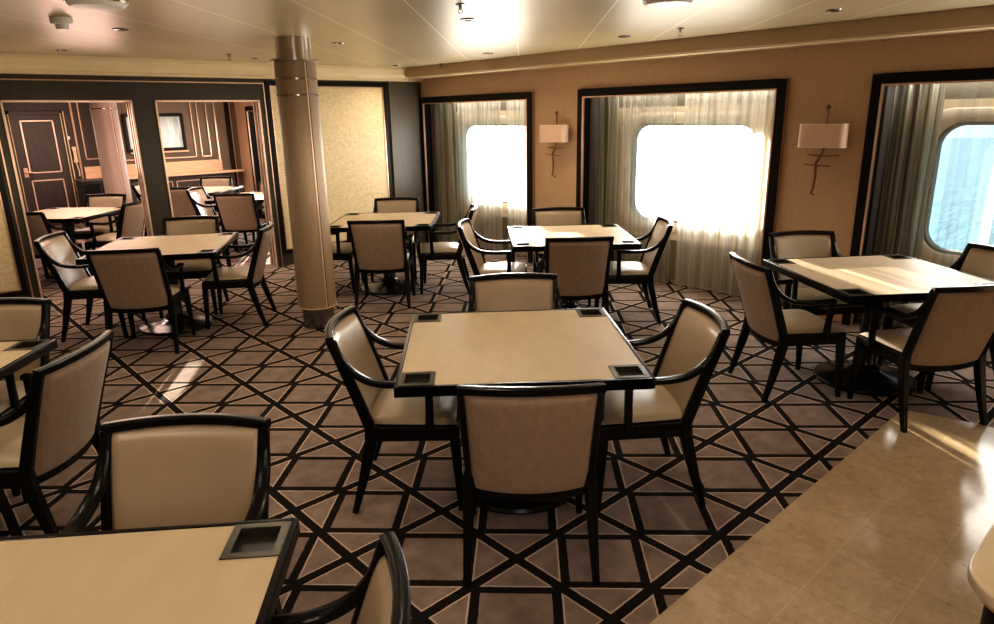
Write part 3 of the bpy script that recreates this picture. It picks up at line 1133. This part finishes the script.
DL = [((1.56, 5.57), 'recessed downlight in the ceiling over the table before the wall openings'),
      ((1.57, 7.39), 'recessed downlight in the ceiling near the cornice over the left opening'),
      ((3.34, 7.41), 'recessed downlight in the ceiling left of the column near the cornice'),
      ((3.31, 5.62), 'recessed downlight in the ceiling just right of the column'),
      ((5.30, 7.60), 'recessed downlight in the ceiling near the inner corner of the cornices'),
      ((3.26, 3.80), 'recessed downlight in the ceiling beside the central sprinkler'),
      ((5.15, 5.69), 'recessed downlight in the ceiling above the first window and left lamp'),
      ((5.07, 3.86), 'recessed downlight in the ceiling above the middle window'),
      ((5.00, 2.08), 'recessed downlight in the ceiling above the right wall lamp')]
d0 = None
for (u, v), lab in DL:
    if d0 is None:
        d0 = build_downlight(lab, (u, v, ZC))
    else:
        dup(d0, (u, v, ZC), 0, lab)


def build_sprinkler(label, loc):
    t = thing('ceiling_sprinkler', label, 'sprinkler', loc, 0, 'ceiling sprinklers')
    MB().lathe([(0.03, 0.002), (0.026, -0.006), (0.010, -0.008), (0.009, -0.03), (0.005, -0.032)], 16).build('body', M['dark_steel'], t, True)
    f = MB()
    f.tube([(0.009, 0, -0.025), (0.016, 0, -0.04), (0.003, 0, -0.056)], 0.003, 6)
    f.tube([(-0.009, 0, -0.025), (-0.016, 0, -0.04), (-0.003, 0, -0.056)], 0.003, 6)
    f.build('yoke', M['dark_steel'], t, True)
    MB().lathe([(0.022, -0.058), (0.022, -0.055), (0.004, -0.054)], 16).build('deflector', M['dark_steel'], t, True)
    return t

p0 = build_sprinkler('small sprinkler hanging from the ceiling left of the column', (2.94, 7.08, ZC))
dup(p0, (2.80, 3.33, ZC), 0, 'sprinkler hanging from the ceiling beside the central downlight, at the top edge')
dup(p0, (4.99, 3.25, ZC), 0, 'sprinkler hanging from the ceiling above the middle window')
dup(p0, (5.64, 7.12, ZC), 0, 'tiny sprinkler on the ceiling above the first window by the cornice corner')

t = thing('smoke_detector', 'small white stepped smoke detector on the ceiling at upper left', 'detector', (1.12, 5.19, ZC))
MB().lathe([(0.062, 0.002), (0.062, -0.028), (0.055, -0.036), (0.038, -0.038)], 24).build('body', M['white_plastic'], t, True)
MB().lathe([(0.036, -0.036), (0.036, -0.062), (0.030, -0.068)], 24).build('chamber', M['white_plastic'], t, True)
t = thing('ceiling_speaker', 'large white round ceiling fitting cut by the top edge at upper left', 'ceiling fitting', (1.13, 4.38, ZC), 0, 'white ceiling fittings')
MB().lathe([(0.15, 0.002), (0.15, -0.012), (0.13, -0.034), (0.05, -0.044)], 32).build('cover', M['white_plastic'], t, True)
MB().lathe([(0.151, 0.001), (0.158, -0.004), (0.151, -0.013)], 32).build('rim', M['chrome'], t, True)
dup(t, (3.66, 2.48, ZC), 0, 'white round ceiling fitting cut by the top edge right of centre')

# ------------------------------------------------------------------ service counter at the lower right
t = thing('service_counter', 'dark counter with rounded pale stone top at the lower right corner', 'counter', (0, 0, 0))
U0, V1, R_ = 1.41, 0.237, 0.13
def counter_poly(inset):
    u0, v1, r = U0 + inset, V1 - inset, R_ - inset * 0.3
    pl = [(3.2, -0.55), (3.2, v1)]
    for i in range(9):
        a = pi / 2 + pi / 2 * i / 8
        pl.append((u0 + r + r * cos(a), v1 - r + r * sin(a)))
    pl.append((u0, -0.55))
    return pl
MB().prism(counter_poly(0.0), 0.868, 0.90).build('counter_top', M['counter_edge'], t, True, 0.008, 3)
MB().prism(counter_poly(0.012), 0.852, 0.869).build('counter_moulding', M['copper'], t, True, 0.004)
MB().prism(counter_poly(0.035), 0.0, 0.853).build('counter_body', M['black_frame'], t, True, 0.004)

# ------------------------------------------------------------------ far room furnishings
t = thing('wall_ledge', 'long light wood ledge with upstand along the end wall of the adjoining room', 'ledge', (0, 0, 0))
MB().box(3.08, 5.62, VF - 0.06, VF, 0.80, 1.02).build('upstand', M['ledge'], t, False, 0.004)
MB().box(3.08, 5.98, VF - 0.26, VF, 0.755, 0.80).build('shelf', M['ledge'], t, False, 0.006)
MB().box(3.75, 5.80, VF - 0.16, VF, 0.0, 0.756).build('ledge_front', M['dark_wood_far'], t)
for a, c in ((3.85, 4.55), (4.62, 5.30), (5.36, 5.74)):
    fm = MB()
    y = VF - 0.172
    for z in (0.10, 0.64):
        fm.box(a, c, y, VF - 0.155, z, z + 0.018)
    for x in (a, c - 0.018):
        fm.box(x, x + 0.018, y, VF - 0.155, 0.118, 0.64)
    fm.build('ledge_panel', M['copper'], t)

for i, (u0, u1, lab) in enumerate(((4.40, 4.96, 'black framed picture on the end wall, seen in the right opening'), (3.86, 4.26, 'black framed picture partly behind the post, seen in the left opening'))):
    t = thing('framed_picture', lab, 'picture', (0, 0, 0), 0, 'pictures on the far wall')
    z0, z1 = 1.24, 1.95
    fr = MB()
    w_ = 0.06
    y0, y1 = VF - 0.045, VF
    fr.box(u0, u0 + w_, y0, y1, z0, z1)
    fr.box(u1 - w_, u1, y0, y1, z0, z1)
    fr.box(u0 + w_, u1 - w_, y0, y1, z0, z0 + w_)
    fr.box(u0 + w_, u1 - w_, y0, y1, z1 - w_, z1)
    fr.build('picture_frame', M['black_frame'], t, False, 0.004)
    MB().box(u0 + w_, u1 - w_, VF - 0.025, VF - 0.002, z0 + w_, z1 - w_).build('picture_glass', M['picture'], t)
    MB().box(u0 + 0.05, u1 + 0.02, VF - 0.07, VF - 0.002, z0 - 0.03, z0 - 0.002).build('picture_rail', M['ledge'], t)

t = thing('wall_phone', 'pale wall phone handset hanging beside the far dark door', 'phone', (2.965, VF - 0.02, 1.22))
MB().sweep([(0, -0.03, 0.16), (0, -0.055, 0.08), (0, -0.055, -0.02), (0, -0.03, -0.10)], [(0.075, 0.05), (0.05, 0.035), (0.05, 0.035), (0.075, 0.05)], (1, 0, 0)).build('handset', M['beige_strip'], t, True)
MB().box(-0.035, 0.035, -0.022, 0.0, -0.10, 0.15).build('cradle', M['black_plastic'], t, False, 0.004)
MB().tube([(0, -0.03, -0.11), (0.015, -0.025, -0.2), (0.03, -0.02, -0.30), (0.02, -0.02, -0.36)], 0.012, 8).build('cord', M['beige_strip'], t, True)
t = thing('light_switch', 'small dark switch plate above the wall phone', 'switch', (2.91, VF - 0.02, 1.545))
MB().box(-0.055, 0.055, -0.014, 0.0, -0.06, 0.06).build('plate', M['black_plastic'], t, False, 0.004)
MB().box(-0.02, 0.03, -0.022, -0.013, -0.025, 0.03).build('rocker', M['white_plastic'], t, False, 0.003)
t = thing('black_cabinet', 'low black cabinet beside the far dark door under the ledge', 'cabinet', (3.12, 13.95, 0))
MB().box(-0.30, 0.30, -0.22, 0.22, 0.05, 0.80).build('cabinet_body', M['black_plastic'], t, False, 0.006)
MB().box(-0.32, 0.32, -0.24, 0.24, 0.80, 0.83).build('cabinet_top', M['black_plastic'], t, False, 0.006)
for s in (-1, 1):
    dd = MB().box(s * 0.02 if s > 0 else -0.28, 0.28 if s > 0 else -0.02, -0.235, -0.219, 0.09, 0.77).build('cabinet_door', M['black_frame'], t, False, 0.003)
MB().box(-0.28, 0.28, -0.19, 0.19, 0.0, 0.05).build('cabinet_plinth', M['black_frame'], t)

# ------------------------------------------------------------------ outside
struct(MB().box(7.2, 260, -160, 200, -8.2, -8.0).build('sea', M['sea']))

# ------------------------------------------------------------------ light
SAZ, SEL = radians(57), radians(9.6)
sd = Vector((cos(SAZ) * cos(SEL), sin(SAZ) * cos(SEL), sin(SEL)))
L = bpy.data.lights.new('sun', 'SUN')
L.energy = 38.0
L.angle = radians(0.6)
L.color = (1.0, 0.86, 0.70)
o = bpy.data.objects.new('sun', L)
COL.objects.link(o)
o.location = (20, 30, 8)
o.rotation_euler = (-sd).to_track_quat('-Z', 'Y').to_euler()

wd = bpy.data.worlds.new('sky')
scene.world = wd
wd.use_nodes = True
nt = wd.node_tree
for n in list(nt.nodes):
    nt.nodes.remove(n)
g = G(nt)
tc = nt.nodes.new('ShaderNodeTexCoord')
dp = nt.nodes.new('ShaderNodeVectorMath')
dp.operation = 'DOT_PRODUCT'
nt.links.new(tc.outputs['Generated'], dp.inputs[0])
dp.inputs[1].default_value = sd
dd = g.m('MAXIMUM', dp.outputs['Value'], 0.0)
glow = g.m('POWER', dd, 14.0)
col = g.mix(g.map(glow, 0, 0.8), (0.70, 0.86, 1.0), (1.0, 0.96, 0.90))
stg = g.m('ADD', g.m('MULTIPLY', glow, 60.0), 0.8)
bg = nt.nodes.new('ShaderNodeBackground')
g.put(bg.inputs[0], col)
g.put(bg.inputs[1], stg)
wo = nt.nodes.new('ShaderNodeOutputWorld')
nt.links.new(bg.outputs[0], wo.inputs[0])


def spot(u, v, e, col=(1.0, 0.80, 0.58), ang=150, z=ZC - 0.02, r=0.10):
    L = bpy.data.lights.new('ceiling_spot', 'SPOT')
    L.energy = e
    L.color = col
    L.spot_size = radians(ang)
    L.spot_blend = 0.8
    L.shadow_soft_size = r
    o = bpy.data.objects.new('ceiling_spot', L)
    COL.objects.link(o)
    o.location = (u, v, z)
    return o


for (u, v), _ in DL[:-1]:
    spot(u, v, 34)
for u, v in ((-0.3, 0.4), (1.5, 3.8), (1.5, 2.05), (3.3, 2.05), (1.5, 0.2), (-0.3, 2.05), (-0.3, 3.8), (-0.3, 5.6), (-2.0, 2.0), (-2.0, 5.6)):
    spot(u, v, 34)
for u, v in ((1.6, 9.4), (3.4, 9.4), (5.2, 9.4), (1.6, 11.6), (3.4, 12.2), (5.2, 11.6), (2.4, 13.6), (4.6, 13.6)):
    spot(u, v, 95, (1.0, 0.76, 0.66))  # pinkish spots added to brighten the adjoining room, no fittings there


def area(loc, direction, sx, sy, e, col):
    L = bpy.data.lights.new('soft_light', 'AREA')
    L.shape = 'RECTANGLE'
    L.size, L.size_y = sx, sy
    L.energy = e
    L.color = col
    o = bpy.data.objects.new('soft_light', L)
    COL.objects.link(o)
    o.location = loc
    o.rotation_euler = Vector(direction).to_track_quat('-Z', 'Y').to_euler()
    return o


# added helper lights without fittings: strips behind the curtains, daylight boost inside the bays
for n, va, vb, vc in BAYS:
    area((6.33, vc, 2.02), (-0.1, 0, -1), 2.0, 0.08, 5, (1.0, 0.95, 0.86))
    area((6.15, vc, 1.25), (-1, 0, 0.05), 1.4, 0.9, 27, (1.0, 0.94, 0.85))


def fill(u, v, z, e, col, r=0.45):  # added soft point light, no lamp stands there
    L = bpy.data.lights.new('soft_fill', 'POINT')
    L.energy = e
    L.color = col
    L.shadow_soft_size = r
    o = bpy.data.objects.new('soft_fill', L)
    COL.objects.link(o)
    o.location = (u, v, z)


for u, v in ((0.9, 3.6), (2.9, 4.9), (5.2, 5.0), (1.0, 7.4), (3.0, 7.2)):
    fill(u, v, 1.35, 10, (1.0, 0.84, 0.62))
fill(0.1, -0.4, 1.8, 46, (1.0, 0.85, 0.76))
for u, v in ((2.2, 8.75), (4.9, 8.9), (2.6, 12.6), (4.6, 13.0)):
    fill(u, v, 1.6, 44, (1.0, 0.66, 0.56))

# ------------------------------------------------------------------ camera
f_px, pitch, roll = 680.5, 0.2819, -0.0196
yaw = -0.0447 + pi / 4
F = Vector((0, cos(pitch), -sin(pitch)))
R0 = Vector((1, 0, 0))
U0_ = R0.cross(F)
R2 = cos(roll) * R0 + sin(roll) * U0_
U2 = -sin(roll) * R0 + cos(roll) * U0_
def to_room(q):
    e1 = Vector((cos(yaw), sin(yaw), 0))
    e2 = Vector((-sin(yaw), cos(yaw), 0))
    return Vector((q.dot(e1), q.dot(e2), q.z))
R2, U2, F = to_room(R2), to_room(U2), to_room(F)
cam = bpy.data.cameras.new('camera')
cam.sensor_fit = 'HORIZONTAL'
cam.sensor_width = 36.0
cam.lens = f_px / 994 * 36.0
cam.clip_start = 0.05
cam.clip_end = 600
co = bpy.data.objects.new('camera', cam)
COL.objects.link(co)
mw = Matrix.Identity(4)
for i in range(3):
    mw[i][0], mw[i][1], mw[i][2] = R2[i], U2[i], -F[i]
mw[0][3], mw[1][3], mw[2][3] = 0.0, 0.0, 1.8
co.matrix_world = mw
scene.camera = co

scene.view_settings.view_transform = 'Standard'
scene.view_settings.look = 'Medium High Contrast'
scene.view_settings.exposure = 0.12
cy = scene.cycles
cy.use_denoising = True
cy.max_bounces = 10
cy.diffuse_bounces = 5
cy.glossy_bounces = 4
cy.transparent_max_bounces = 24
cy.transmission_bounces = 6
cy.sample_clamp_indirect = 6.0
cy.caustics_reflective = False
cy.caustics_refractive = False
